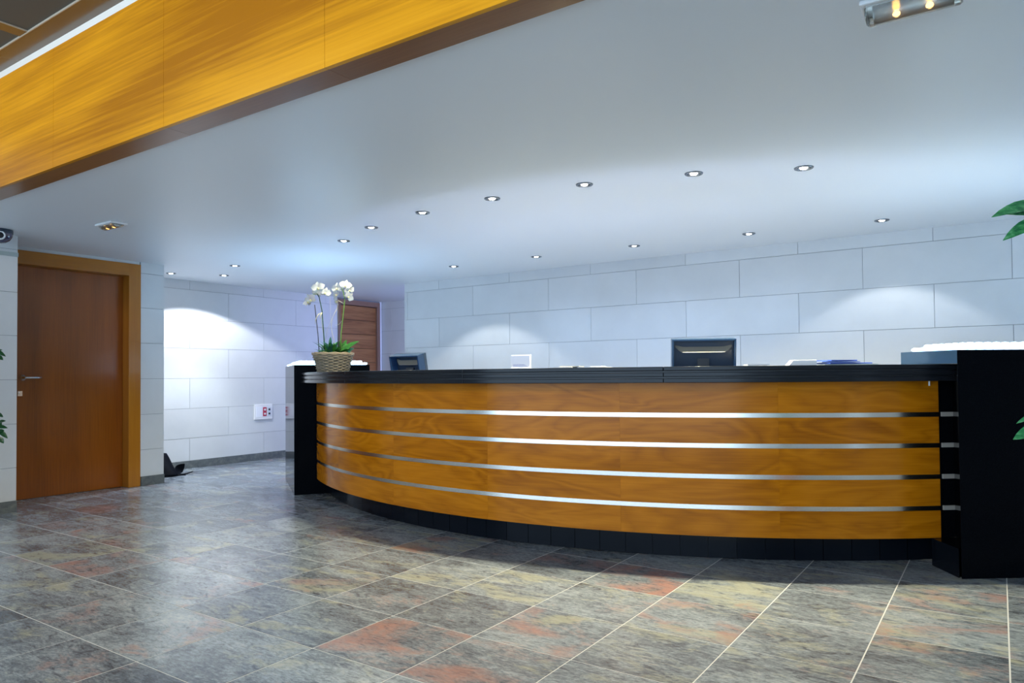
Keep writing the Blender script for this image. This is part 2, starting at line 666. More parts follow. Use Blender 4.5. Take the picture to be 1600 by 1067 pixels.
wl2 = box('wall_left_return', -7.92, 3.90, 0, -7.15, 4.022, ZC, M_wall)
tag(wl2, 'return wall of the recess', kind='structure')
wp = box('wall_left_front', -6.68, -3.2, 0, -6.548, 2.508, ZC, M_joint)
tag(wp, 'tiled wall at the left edge, in front of the door', kind='structure')
wall_tiles(wp, 'y', -6.548, 1, -1.0, 2.516, 2.25)
wp2 = box('wall_left_front_return', -7.15, 2.38, 0, -6.68, 2.508, ZC, M_wall)
tag(wp2, 'end of the front left wall', kind='structure')
wup = box('wall_left_upper', -6.68, -3.2, ZC, -6.548, 1.79, 3.14, M_wall)
tag(wup, 'upper part of the left lobby wall', kind='structure')
box('picture_rail', -6.548, -1.0, 2.052, -6.530, 2.516, 2.084, mat('aluminium_trim', (.40, .47, .47), .35, metal=.5), wp)
wR = MB().box(3.08, 1.9, 0, 3.2, 8.1, ZC).box(3.08, -3.2, 0, 3.2, 1.78, 2.9).build('wall_right', M_wall)  # unseen; lobby stretch added to keep world light off the counter end
tag(wR, 'unseen right wall beyond the counter', kind='structure')


def slate_grey(name):
    m = mat(name, (.12, .13, .13), .35)
    t = NT(m)
    g = t.n('ShaderNodeNewGeometry').outputs['Position']
    n = t.noise(t.mapped(g, (14, 14, 20)), 1, 5, .7, .8)
    t.l(t.ramp(n, [(.3, (.065, .078, .085)), (.55, (.12, .135, .135)), (.75, (.20, .21, .19))]), t.b.inputs['Base Color'])
    return m


M_base = slate_grey('slate_skirting')


def baseboard(name, axis, plane, sgn, lo, hi, label, ref=0):
    bb = box(name, *( (lo, min(plane, plane+sgn*.004), 0, hi, max(plane, plane+sgn*.004), .088) if axis == 'x' else
                      (min(plane, plane+sgn*.004), lo, 0, max(plane, plane+sgn*.004), hi, .088)), M_joint)
    tag(bb, label, kind='structure')
    k = math.floor((lo-ref)/.45)
    while ref+k*.45 < hi:
        a, b = max(lo, ref+k*.45), min(hi, ref+(k+1)*.45)
        k += 1
        if b-a < .01:
            continue
        q = sorted((plane+sgn*.004, plane+sgn*.014))
        if axis == 'x':
            box('skirting_tile', a+.001, q[0], 0, b-.001, q[1], .092, M_base, bb)
        else:
            box('skirting_tile', q[0], a+.001, 0, q[1], b-.001, .092, M_base, bb)


baseboard('baseboard_recess', 'y', -7.910, 1, 4.03, 7.13, 'dark slate skirting under the lit recess wall', 4.75)
baseboard('baseboard_left', 'y', -7.040, 1, 3.79, 4.028, 'dark slate skirting right of the left door', 3.79)
baseboard('baseboard_front', 'y', -6.540, 1, -1, 2.516, 'dark slate skirting at the left edge', 2.516)
baseboard('baseboard_far', 'x', 8.03, -1, -7.9, -6.13, 'dark slate skirting on the corridor end wall', 0)
baseboard('baseboard_back', 'x', 6.62, -1, -6.12, 3.1, 'dark slate skirting behind the reception', 0)

# ------------------------------------------------------------------ doors
d1 = empty('door_1')
tag(d1, 'plain brown wooden door in a wide wood frame, left wall', kind='structure')
box('door_leaf', -7.19, 2.692, .004, -7.145, 3.666, 2.070, M_door, d1, uv_zx)
MB().box(-7.30, 2.5, -.01, -7.20, 3.86, ZC).box(-7.20, 3.660, 0, -7.16, 3.80, ZC).box(-7.20, 2.5, 0, -7.16, 2.70, ZC).box(-7.2, 2.7, 2.066, -7.165, 3.66, ZC).build('door_stop_seal', M_casing, d1, uv_zx)  # stops plus a slab added behind the leaf to keep world light out
cs = MB()
cs.box(-7.16, 3.668, 0, -7.035, 3.786, 2.192)
cs.build('casing_post', M_casing, d1, uv_zx, bevel=.002)
MB().box(-7.16, 2.575, 0, -7.035, 2.69, 2.192).build('casing_post', M_casing, d1, uv_zx, bevel=.002)
MB().box(-7.16, 2.69, 2.072, -7.034, 3.668, 2.192).build('casing_head', M_casing, d1, uv_y, bevel=.002)
box('overpanel', -7.15, 2.575, 2.192, -7.05, 3.786, ZC, M_wall, d1)
hd = MB()
RX = Matrix.Rotation(pi/2, 4, 'Y')
hd.lathe([(.001, 0), (.026, 0), (.026, .008), (.010, .010), (.010, .045)], 20, Matrix.Translation((-7.145, 2.790, 1.077)) @ RX)
hd.tube([(-7.105, 2.785, 1.077), (-7.095, 2.80, 1.077), (-7.094, 2.85, 1.077), (-7.095, 2.925, 1.076)], .0095, 10)
dl = [o for o in d1.children if o.name.startswith('door_leaf')][0]
hd.build('handle', M_chrome, dl, smooth=True)
lk = MB().box(-7.146, 2.752, .915, -7.138, 2.788, .960)
lk.lathe([(.001, 0), (.011, 0), (.011, .012), (.001, .012)], 14, Matrix.Translation((-7.140, 2.77, .938)) @ RX)
lk.build('lock', M_steel, dl)

d2 = empty('door_2')
tag(d2, 'dark wooden door with horizontal grain panels at the end of the corridor', kind='structure')
Y0, Y1 = 7.13, 7.98
box('door_backing', -8.04, Y0-.02, -.005, -7.955, Y1+.02, 2.215, mat('dark_groove', (.03, .015, .008), .6), d2)
zz = [.01, .23, .44, .65, .86, 1.07, 1.28, 1.49, 1.70, 1.91, 2.122]
for a, b in zip(zz, zz[1:]):
    MB().box(-7.956, Y0+.052, a+.003, -7.94, Y1-.052, b-.003).build('door_panel', M_door2, d2, uv_y)
M_cas2 = wood('pale_casing_veneer', (.20, .11, .075), (.26, .15, .11), (.33, .20, .15), .7, 8, .3, .08, .3)
box('casing_post', -7.95, Y0, 0, -7.902, Y0+.055, 2.20, M_cas2, d2, uv_zx, bevel=.002)
box('casing_post', -7.95, Y1-.055, 0, -7.902, Y1, 2.20, M_cas2, d2, uv_zx, bevel=.002)
box('casing_head', -7.95, Y0+.055, 2.128, -7.901, Y1-.055, 2.20, M_cas2, d2, uv_y, bevel=.002)
box('edge_strip', -7.915, Y1+.002, 0, -7.895, Y1+.022, 2.215, mat('white_edge', (.8, .82, .9), .3), d2)

# ------------------------------------------------------------------ reception counter
A0, A1 = 235.9, 308.55
rc = empty('reception_counter', (0, 0, 0))
tag(rc, 'long curved reception counter of cherry wood bands with black granite top', 'reception counter')
arc('carcass', 3.70, 3.935, A0+.2, A1+.2, .0, .150, M_dark_grout, rc)
arc('carcass_body', 3.78, 4.045, A0+.2, A1+.3, .150, 1.008, M_black, rc)
# plinth tiles
a = 309.75
pl = []
first = None
while a > 237.5:
    n0 = a-2.29
    arc('plinth_tile', 3.930, 3.95, n0+.025, a-.025, .003, .149, M_plinth, rc, step=1.2)
    a = n0
bands = [(.151, .300), (.326, .472), (.498, .644), (.670, .814), (.840, 1.012)]
wseam = [A0+.9, 247.6, 259.9, 272.2, 284.5, 296.8, 309.15]
for z0, z1 in bands:
    for s0, s1 in zip(wseam, wseam[1:]):
        arc('wood_panel', 4.045, 4.07, s0+.003, s1-.003, z0, z1, M_wood, rc, uv_arc, step=.6)
for z in (.313, .485, .657, .827):
    arc('steel_strip', 4.045, 4.066, A0+.9, 309.15, z-.0125, z+.0125, M_steel, rc, step=.6)
# granite top, three laminated layers with shadow grooves, in slabs
tseam = [A0+.25, 253.6, 270.9, 288.2, 309.55]
for s0, s1 in zip(tseam, tseam[1:]):
    top = arc('worktop_slab', 3.80, 4.20, s0+.006, s1-.006, 1.078, 1.102, M_granite_edge, rc, step=.6, bevel=.004)
    arc('granite_layer', 3.82, 4.20, s0+.006, s1-.006, 1.0455, 1.0695, M_granite_edge, rc, step=.6, bevel=.003)
    arc('granite_layer', 3.82, 4.20, s0+.006, s1-.006, 1.012, 1.037, M_granite_edge, rc, step=.6, bevel=.003)
    arc('granite_core', 3.83, 4.180, s0+.006, s1-.006, 1.014, 1.080, M_black, rc, step=.6)
arc('inner_desk', 3.05, 3.78, A0+4, A1-1, .70, .735, mat('pale_laminate', (.45, .46, .46), .4), rc, step=1.5)
arc('end_panel', 4.02, 4.056, 309.25, 310.5, .150, 1.011, M_granite, rc)
for z in (.313, .485, .657, .827):
    arc('steel_strip', 4.055, 4.066, 309.45, 310.5, z-.012, z+.012, M_steel_bright, rc)
v = [(-.325, 4.556, 0), (-.190, 4.345, 0), (-.15, 4.60, 0), (-.25, 4.70, 0)]
MB().add(v + [(x, y, .149) for (x, y, z) in v], BOXF).build('plinth_corner', M_plinth, rc)
MB().box(-.004, -.004, 0, .004, .004, .03, Matrix.Translation(P(308.35, 4.078, .985))).build('white_clip', M_white, rc)


# ------------------------------------------------------------------ end pedestals
def pedestal(name, corner, ang_out, depth, width, side, label):
    """block whose outer corner stands at `corner`; runs out along the tangent and inwards along the radius"""
    cx, cy = corner
    rad = Vector((CEN[0]-cx, CEN[1]-cy, 0)).normalized() if side < 0 else Vector((-.12, .993, 0)).normalized()
    tan = Vector((-rad.y, rad.x, 0)) if side < 0 else Vector((.80, .60, 0))
    if tan.x*side < 0:
        tan = -tan
    e = empty(name, (cx, cy, 0))
    tag(e, label, 'pedestal')

    def L(u, w, z):    # u outward along tangent, w inward
        return tan*u + rad*w + Vector((0, 0, z))

    def slab(n, u0, w0, z0, u1, w1, z1, m, bevel=0):
        v = [L(u0, w0, z0), L(u1, w0, z0), L(u1, w1, z0), L(u0, w1, z0), L(u0, w0, z1), L(u1, w0, z1), L(u1, w1, z1), L(u0, w1, z1)]
        me = MB().add(v, BOXF)
        o = me.build(n, m, e, bevel=bevel)
        bm = bmesh.new()
        bm.from_mesh(o.data)
        bmesh.ops.recalc_face_normals(bm, faces=bm.faces)
        bm.to_mesh(o.data)
        bm.free()
        return o
    H = 1.175
    slab('core', .02, .02, 0, width-.02, depth-.02, H-.022, M_black)
    slab('side_panel', 0, .021, .001, .02, depth-.02, H-.002, M_granite, .001)      # radial face by the counter
    slab('front_panel', 0, 0, .001, width*.52-.001, .02, H-.002, M_granite, .001)
    slab('front_panel', width*.52+.001, 0, .001, width, .02, H-.002, M_granite, .001)
    slab('rear_panel', 0, depth-.02, .001, width, depth, H-.002, M_granite, .001)
    slab('side_panel', width-.02, .021, .001, width, depth-.021, H-.002, M_granite, .001)
    slab('top_panel', .021, .021, H-.022, width-.021, depth-.021, H-.004, M_granite, .001)
    return e, L, H


pedL, LL, H = pedestal('granite_pedestal', (-5.258, 4.224), 0, .68, 1.15, -1, 'polished black granite pedestal at the door end of the counter')
pedR, LR, H = pedestal('granite_pedestal', (-.178, 4.328), 0, .95, 1.25, 1, 'polished black granite pedestal at the right end of the counter')

M_gloss = mat('black_panel_blue_reflection', (.014, .035, .075), .15, spec=.6)  # blue in the black base paints in the reflection of the wall
v = [(-.1785, 4.3265, 1.1035), (-.25, 5.27, 1.1035), (-.50, 5.30, 1.1035), (-.46, 4.59, 1.1035)]
ub = MB().add(v + [(x, y, 1.1725) for (x, y, z) in v], [(3, 2, 1, 0), (4, 5, 6, 7), (0, 1, 5, 4), (1, 2, 6, 5), (2, 3, 7, 6), (3, 0, 4, 7)]).build('upper_block', M_gloss)
ub.data.transform(Matrix.Translation((.178, -4.328, 0)))
ub.parent = pedR
bm = bmesh.new()
bm.from_mesh(ub.data)
bmesh.ops.recalc_face_normals(bm, faces=bm.faces)
bm.to_mesh(ub.data)
bm.free()
M_bead = mat('lit_glass_bead', (.85, .95, 1), .2, emit=(.42, .72, 1), estr=3.)
M_bead2 = mat('lit_glass_bead_soft', (.85, .95, 1), .2, emit=(.42, .68, 1), estr=2.)
M_slab2 = mat('lit_glass_slab_soft', (.85, .95, 1), .3, emit=(.30, .58, 1), estr=.45)
M_slabglow = mat('lit_glass_slab', (.85, .95, 1), .3, emit=(.34, .62, 1), estr=1.9)


def bead_lamp(ped, poly, label, mb_=None, ms_=None):
    """two stepped rings of lit beads round a lit slab; poly = corners seen from above, relative to the pedestal"""
    base = ped.location
    e = empty('glass_bead_lamp', (base.x, base.y, H-.002))
    tag(e, label, 'lamp', 'glowing glass bead lamps on the pedestals')
    p = .047
    bead = None
    cen = sum(poly, Vector((0, 0, 0)))/len(poly)
    for ins, z in ((.055, .012), (.115, .031)):
        ring = [c + (cen-c).normalized()*ins*1.25 for c in poly]
        for a, b in zip(ring, ring[1:]+ring[:1]):
            n = max(2, int((b-a).length/p))
            for k in range(n):
                q = a.lerp(b, k/n)
                if bead is None:
                    o = MB().ball((0, 0, 0), .0235, .0235, .0122, 10, 6).build('glass_bead', mb_ or M_bead, e, smooth=True)
                    bead = o.data
                else:
                    o = bpy.data.objects.new('glass_bead', bead)
                    C.objects.link(o)
                    o.parent = e
                o.location = (q.x, q.y, z)
        inn = [c + (cen-c).normalized()*(ins*1.25+.03) for c in poly]
        z0, z1 = (.0, .019) if ins < .1 else (.020, .040)
        n = len(inn)
        MB().add([(q.x, q.y, zh) for zh in (z0, z1) for q in inn],
                 [tuple(reversed(range(n))), tuple(range(n, 2*n))]+[(k, (k+1) % n, (k+1) % n+n, k+n) for k in range(n)]).build('lit_slab', ms_ or M_slabglow, e)
    return e


bl1 = bead_lamp(pedL, [LL(0, 0, 0), LL(0, .68, 0), LL(1.15, .68, 0), LL(1.15, 0, 0)], 'heap of glowing bluish white glass beads on the pedestal behind the orchids')
bl2 = bead_lamp(pedR, [LR(0, 0, 0), Vector((-.262, .252, 0)), Vector((-.20, .90, 0)), LR(1.25, .95, 0), LR(1.25, 0, 0)], 'heap of glowing bluish white glass beads on the right pedestal', M_bead2, M_slab2)

# desk light: tube lamp lying along the inner desk behind the raised top
dk = empty('desk_tube_lamp')
tag(dk, 'long tube lamp on the inner desk, hidden behind the counter top', 'lamp')
M_tube = mat('lit_tube', (1, 1, 1), .4, emit=(.34, .50, 1), estr=8.)
arc('lamp_tube', 3.66, 3.70, 243, 304, .752, .785, M_tube, dk, step=1.5)
arc('lamp_housing', 3.65, 3.71, 242.8, 304.2, .735, .750, M_white, dk, step=1.5)


# ------------------------------------------------------------------ downlights
M_lamp = mat('halogen_lamp', (1, 1, 1), .3, emit=(1, .95, .86), estr=22)
M_lamp_dim = mat('halogen_lamp_soft', (1, 1, 1), .3, emit=(1, .95, .9), estr=5)
proto = None


def downlight(x, y, label, group, bright, spot):
    global proto
    if proto is None:
        e = empty('recessed_downlight')
        rg = MB().lathe([(.036, -.001), (.040, -.007), (.050, -.006), (.053, -.001), (.053, .0)], 28).build('chrome_ring', M_ring, e, smooth=True)
        bf = MB().lathe([(.036, -.001), (.034, -.002), (.022, -.001), (.0215, .0)], 28).build('baffle', mat('dark_baffle', (.06, .07, .08), .4, metal=.3), e, smooth=True)
        lp = MB().lathe([(.0215, -.001), (.017, -.007), (.001, -.010)], 20).build('lamp_bulb', M_lamp, e, smooth=True)
        proto = e
    else:
        e = proto.copy()
        C.objects.link(e)
        for ch in list(proto.children):
            c = ch.copy()
            C.objects.link(c)
            c.parent = e
    e.location = (x, y, ZC)
    for k in ('label', 'group'):
        if k in e:
            del e[k]
    tag(e, label, 'downlight', group)
    if not bright:
        for ch in e.children:
            if ch.name.startswith('lamp_bulb'):
                me = ch.data.copy()
                me.materials[0] = M_lamp_dim
                ch.data = me
    if spot:
        half, en, col, blend = spot[:4]
        l = light('downlight_beam', 'SPOT', (x, y, ZC-.012), en, col, spot_size=radians(2*half), spot_blend=blend, shadow_soft_size=.018, rot=(0, 0, 0))
        if len(spot) > 4:
            l.rotation_euler = spot[4]
    return e


FRONT = (1, .91, .64)
names = ['first', 'second', 'third', 'fourth', 'fifth', 'sixth', 'last']
arcl = [(-4.59, 4.208), (-4.007, 3.956), (-3.356, 3.814), (-2.722, 3.78), (-2.067, 3.832), (-1.44, 3.997), (-.892, 4.253)]
desc = ['chrome recessed spotlight above the counter end with the orchids', 'chrome recessed spotlight over the counter, second from the orchids',
        'chrome recessed spotlight over the counter, third from the orchids', 'chrome recessed spotlight in the middle of the row over the counter',
        'chrome recessed spotlight with mostly dark mouth, fifth in the counter row', 'chrome recessed spotlight, second from the right end of the counter row',
        'largest looking chrome recessed spotlight at the right end of the counter row']
for i, (x, y) in enumerate(arcl):
    downlight(x, y, desc[i], 'recessed spotlights in a curve over the counter front', i not in (4,), (74, (14, 22, 28, 40, 56, 86, 108)[i], FRONT, .5))
backl = [(-4.739, 5.878), (-3.716, 5.89), (-2.696, 5.926), (-1.694, 5.986), (-.718, 6.072)]
bdesc = ['recessed spotlight before the back wall, nearest the corridor', 'recessed spotlight before the back wall, second from the corridor',
         'faint recessed spotlight in the middle of the row before the back wall', 'recessed spotlight before the back wall above the right-hand monitor side',
         'brightest starry recessed spotlight before the back wall, far right']
bs = [(55, 24, (.92, .95, .97), .22), (72, 19, (.50, .68, 1), 1), (72, 19, (.48, .66, 1), 1), (72, 9, (.50, .68, 1), 1), (54, 14, (.92, .95, .98), .22)]
for i, (x, y) in enumerate(backl):
    downlight(x, y, bdesc[i], 'recessed spotlights before the back wall', i != 2, bs[i])
ls = [((-6.504, 4.477), (46, 18, (.80, .90, 1), .8)), ((-7.208, 4.823), (67, 74, (.88, .91, 1), .15)), ((-7.52, 4.38), (50, 6, (.95, .97, 1), .3))]
ldesc = ['bright recessed spotlight in the passage, farthest from the recess wall', 'recessed spotlight close to the recess wall',
         'recessed spotlight half hidden behind the narrow wall corner']
for i, ((x, y), s) in enumerate(ls):
    downlight(x, y, ldesc[i], 'recessed spotlights in the passage by the door', True, s)


light('downlight_inner_beam', 'SPOT', (-7.208, 4.823, ZC-.012), 56, (.80, .90, 1), spot_size=radians(80), spot_blend=.5, shadow_soft_size=.02, rot=(0, 0, 0))
light('corridor_fill', 'AREA', (-4.9, 7.35, 2.15), 42, (.46, .52, 1), shape='RECTANGLE', size=1.2, size_y=.6, aim=(-6.6, 7.4, 1.0))  # added unseen cool light behind the back wall, brightens corridor and far door

# ------------------------------------------------------------------ emergency lights
M_clear = mat('clear_cover', (.80, .86, .88), .08, trans=.92)
M_clear.node_tree.nodes['Principled BSDF'].inputs['IOR'].default_value = 1.45
M_amber = mat('amber_bulb', (1, .6, .2), .3, emit=(1, .52, .14), estr=2.6)
M_refl = mat('grey_reflector', (.55, .56, .54), .25, metal=.6)


def emergency_light(cx, cy, lx, ly, rz, label, ch=.040):
    e = empty('emergency_light', (cx, cy, ZC), rz)
    tag(e, label, 'emergency light', 'ceiling emergency lights')
    b = MB().box(-lx/2, -ly/2, -.016, lx/2, ly/2, 0).build('base_plate', M_white, e, bevel=.006)
    box('reflector', -lx/2+.018, -ly/2+.018, -.020, lx/2-.018, ly/2-.018, -.016, M_refl, e)
    # half-round clear cover
    v, f = [], []
    n = 12
    hx = lx/2-.012
    for i, sx in enumerate((-hx, -hx+.008, hx-.008, hx)):
        k = .86 if i in (0, 3) else 1
        for j in range(n+1):
            t = pi*j/n
            v.append((sx, -(ly/2-.022)*cos(t)*k, -.016-ch*sin(t)*k))
    for i in range(3):
        for j in range(n):
            a = i*(n+1)+j
            f.append((a, a+1, a+n+2, a+n+1))
    f.append(tuple(range(n+1)))
    f.append(tuple(reversed(range(3*(n+1), 4*(n+1)))))
    MB().add(v, f).build('clear_cover', M_clear, e, smooth=False)
    for sx in (-.045, .045):
        MB().ball((sx, .0, -.016-ch*.35), .011, .009, .35*ch*.6, 10, 6).build('bulb', M_amber, e, smooth=True)
    box('end_clip', -hx+.008, -.028, -.016-ch*.7, -hx+.022, .028, -.018, M_steel, e)
    box('end_clip', hx-.022, -.028, -.016-ch*.7, hx-.008, .028, -.018, M_steel, e)
    return e


emergency_light(-.200, 2.515, .285, .145, 0, 'white emergency light with clear half-round cover, above at the top edge')
emergency_light(-5.465, 2.715, .24, .125, 0, 'small amber-lit emergency light on the ceiling near the wooden door', .022)

# ------------------------------------------------------------------ socket box on the recess wall
sb = empty('wall_socket_box', (-7.910, 5.855, .621))
tag(sb, 'white wall socket box with red double socket on recess wall', 'socket')
box('frame', 0, -.135, -.098, .018, .135, .098, M_white, sb, bevel=.003)
box('blank_module', .018, -.115, -.068, .022, -.025, .068, M_paper, sb, bevel=.001)
red = box('red_socket_module', .018, -.010, -.058, .023, .042, .058, mat('red_plastic', (.42, .02, .06), .35), sb)
gm = box('white_socket_module', .018, .055, -.058, .023, .112, .058, mat('pale_plastic', (.62, .66, .72), .35), sb)
for par, yy, mm in ((red, .016, M_white), (gm, .084, bpy.data.materials['black_plastic'])):
    for z in (-.027, .027):
        MB().lathe([(.001, 0), (.014, 0), (.014, .003), (.001, .003)], 16, Matrix.Translation((.023, yy, z)) @ RX).build('socket', mm, par)

# ------------------------------------------------------------------ security camera
sc_ = empty('security_camera', (-6.36, 2.325, ZC))
tag(sc_, 'dome security camera under the ceiling in the corner at the left edge', 'camera')
MB().lathe([(.001, 0), (.082, 0), (.085, -.012), (.084, -.030), (.001, -.030)], 28).build('housing', M_monitor, sc_, smooth=False)
MB().lathe([(.082, -.030), (.078, -.055), (.062, -.082), (.036, -.100), (.001, -.106)], 28).build('dome', mat('smoked_dome', (.05, .05, .10), .08, coat=.5), sc_, smooth=True)
fd = (Vector((0, 0, 1.4))-Vector((-6.36, 2.325, ZC))).normalized()
q = fd.to_track_quat('Z', 'Y').to_matrix().to_4x4()
MB().lathe([(.022, .060), (.024, .082), (.034, .080), (.036, .060)], 20, Matrix.Translation((0, 0, -.045)) @ q).build('lens_ring', M_white, sc_, smooth=True)
MB().lathe([(.023, .058), (.022, .079), (.001, .081)], 20, Matrix.Translation((0, 0, -.045)) @ q).build('lens', M_black, sc_, smooth=True)


# ------------------------------------------------------------------ monitors (backs turned to the visitor)
def monitor(ang, R, ztop, w, h, yaw, label, tilt=8, dp=.05):
    p = P(ang, R, 0)
    e = empty('computer_monitor', (p.x, p.y, .735))
    e.rotation_euler = (0, 0, yaw)
    tag(e, label, 'monitor', 'monitors behind the counter')
    # local: -Y is the back (towards the lobby), +Y the screen
    T = Matrix.Translation((0, 0, ztop-.735)) @ Matrix.Rotation(radians(tilt), 4, 'X')
    fr = MB()
    d = .045
    fr.box(-w/2, -.005, -h, w/2, .03, 0, T)
    fr.build('screen_frame', M_monitor, e, bevel=.003)
    MB().box(-w/2+.02, .030, -h+.02, w/2-.02, .033, -.02, T).build('screen', mat('dark_screen', (.02, .03, .04), .1), e)
    rim = MB()
    rim.box(-w/2, -dp, -.012, w/2, -.005, 0, T)
    rim.box(-w/2, -dp, -h, -w/2+.012, -.005, -.012, T)
    rim.box(w/2-.012, -dp, -h, w/2, -.005, -.012, T)
    rim.build('rear_rim', M_rim, e, bevel=.002)
    # scooped handle band
    v, f = [], []
    n = 16
    for i in range(n+1):
        t = -1+2*i/n
        x = t*(w/2-.022)
        cut = max(0, (abs(t)-.72)/.28)
        zt = -.050+.012*cut
        zb = -.082+.036*(cut**1.7)
        v += [T @ Vector((x, -.012, zt)), T @ Vector((x, -.042+.02*cut, zb))]
    for i in range(n):
        f.append((2*i, 2*i+1, 2*i+3, 2*i+2))
    o = MB().add(v, f).build('handle_band', M_beige, e)
    so = o.modifiers.new('t', 'SOLIDIFY')
    so.thickness = .004
    st = MB()
    st.box(-.035, .0, .02, .035, .03, ztop-.735-h*.4)
    st.build('stand_neck', M_black, e)
    MB().box(-.12, -.08, 0, .12, .10, .018).build('stand_foot', M_black, e, bevel=.004)
    return e


monitor(291.4, 3.66, 1.280, .385, .31, radians(27.), 'black monitor seen from behind in the middle right of the counter')
monitor(254.6, 3.68, 1.240, .27, .28, radians(8), 'dark monitor turned sideways beside the orchids', 13, .09)


# ------------------------------------------------------------------ papers and brochures on the counter
def at(ang, R, z=1.102):
    return P(ang, R, z)


def on_counter(name, ang, R, extra=0, z=1.102):
    p = at(ang, R, z)
    return empty(name, p, radians(ang-270+extra))


e = on_counter('leaflet_holder', 274.6, 3.93, -2)
tag(e, 'white leaflet holder standing on the counter top', 'leaflet holder')
MB().box(-.075, -.012, 0, .075, .012, .004).box(-.075, .004, 0, .075, .007, .092).build('acrylic_stand', M_paper, e)
lf = MB().box(-.070, -.002, .004, .070, .003, .084).build('leaflet', mat('leaflet_paper', (.80, .82, .92), .5), e)
for k, zk in enumerate((.014, .020, .026)):
    box('print_line', -.055, -.0026, zk, .055-.012*k, -.002, zk+.0022, mat('print_blue', (.25, .30, .60), .5), lf)
e = on_counter('paper_stack', 279.3, 3.96, 6)
tag(e, 'thin stack of white papers lying left of the middle of the counter', 'papers')
MB().box(-.10, -.07, 0, .06, .07, .007).build('paper', M_paper, e)
MB().box(-.02, -.06, .007, .10, .08, .012).build('paper', mat('cream_paper', (.62, .58, .48), .6), e)
e = on_counter('folded_leaflet', 282.6, 3.98, -10)
tag(e, 'small folded white leaflet right of the thin paper stack', 'leaflet')
MB().box(-.06, -.04, 0, .06, .04, .005).box(-.05, -.03, .005, .02, .04, .010).build('leaflet', M_paper, e)
e = on_counter('note_pad', 295.6, 3.97, 4)
tag(e, 'low grey white note pad just right of the middle monitor', 'note pad')
MB().box(-.07, -.05, 0, .05, .05, .010).build('pages', M_paper, e)
e = on_counter('white_card_box', 299.0, 3.99, -4)
tag(e, 'flat white card box with slanted end on the right of the counter', 'box')
MB().add([(-.085, -.05, 0), (.065, -.05, 0), (.065, .05, 0), (-.085, .05, 0), (-.058, -.05, .031), (.065, -.05, .031), (.065, .05, .031), (-.058, .05, .031)], BOXF).build('lid', M_paper, e, bevel=.002)
e = on_counter('blue_folder', 302.3, 3.98, 5)
tag(e, 'blue plastic folders lying beside the flat white box', 'folder')
for k, (zk, sk, mm) in enumerate(((0, 0, mat('pale_folder', (.55, .62, .60), .4)), (.008, .01, M_blue), (.016, -.006, mat('lilac_cover', (.35, .42, .75), .35)), (.023, .004, M_blue))):
    w = .145-.022*k
    MB().box(-.135+sk, -.08, zk, -.135+2*w+sk, .08, zk+.006, Matrix.Rotation(radians((-6, 3, -9, 8)[k]), 4, 'Z')).build('cover', mm, e)

# ------------------------------------------------------------------ flower basket and orchids
BX, BY = -4.74, 4.22           # on the counter top
bdir = Vector((cos(YAW), sin(YAW), 0))    # along the viewer's right
K = 6.16/1117.27                # metres per photographed pixel at that distance
bk = empty('wicker_basket', (BX, BY, 1.102))
tag(bk, 'round grey-brown wicker basket planted with orchids on the counter', 'basket')
RB, RT, HB = .125, .168, .158


def rb(z):
    t = z/HB
    return RB+(RT-RB)*t**1.15


nst = 22
for row in range(12):
    z = .007+row*(HB-.012)/12
    pts = []
    for k in range(nst*4+1):
        a = 2*pi*k/(nst*4)
        w = .0075*cos(nst*a*.5+row*pi)
        pts.append((cos(a)*(rb(z)+w), sin(a)*(rb(z)+w), z))
    MB().tube(pts, .0056, 5, cap=False).build('woven_cane', M_wicker, bk, smooth=True)
for k in range(nst):
    a = 2*pi*(k+.5)/nst
    MB().tube([(cos(a)*rb(0), sin(a)*rb(0), 0), (cos(a)*rb(HB*.5), sin(a)*rb(HB*.5), HB*.5), (cos(a)*rb(HB), sin(a)*rb(HB), HB)], .0035, 5).build('stake', M_wicker, bk)
pts, pts2 = [], []
for k in range(61):
    a = 2*pi*k/60
    pts.append((cos(a)*(RT+.004), sin(a)*(RT+.004), HB-.004+.003*sin(12*a)))
    pts2.append((cos(a)*(RT+.006), sin(a)*(RT+.006), HB+.004-.003*sin(12*a)))
MB().tube(pts, .007, 6, cap=False).tube(pts2, .006, 6, cap=False).build('braided_rim', mat('pale_cane', (.34, .27, .18), .6), bk, smooth=True)
MB().lathe([(.001, .004), (RB-.006, .004), (rb(.13)-.008, .13), (.001, .140)], 24).build('moss_filling', M_soil, bk)


def BP(px, py, dep=0):
    """point in the plane of the flowers; px, py = offsets in photo pixels from (519, 580)"""
    return Vector((BX, BY, 1.102)) + bdir*((px-519)*K) + Vector((0, 0, (580-py)*K)) + Vector((-sin(YAW), cos(YAW), 0))*dep


def leaf_vf(base, tip, width, droop=.0, sagn=.12, normal=None, n=6):
    base, tip = Vector(base), Vector(tip)
    d = tip-base
    nrm = Vector(normal) if normal else Vector((0, 0, 1))
    side = d.cross(nrm).normalized()
    nn = side.cross(d).normalized()
    v, f = [], []
    for i in range(n+1):
        t = i/n
        w = width*.5*sin(pi*min(1, t*.92+.04))**.8*(1 if t < .5 else (1-(t-.5)*.5))
        if i == n:
            w = width*.02
        c = base+d*t + nn*(sagn*d.length*sin(pi*t)) - Vector((0, 0, droop*d.length*t*t))
        v += [c-side*w+nn*w*.25, c, c+side*w+nn*w*.25]
    for i in range(n):
        a = 3*i
        f += [(a, a+1, a+4, a+3), (a+1, a+2, a+5, a+4)]
    return v, f


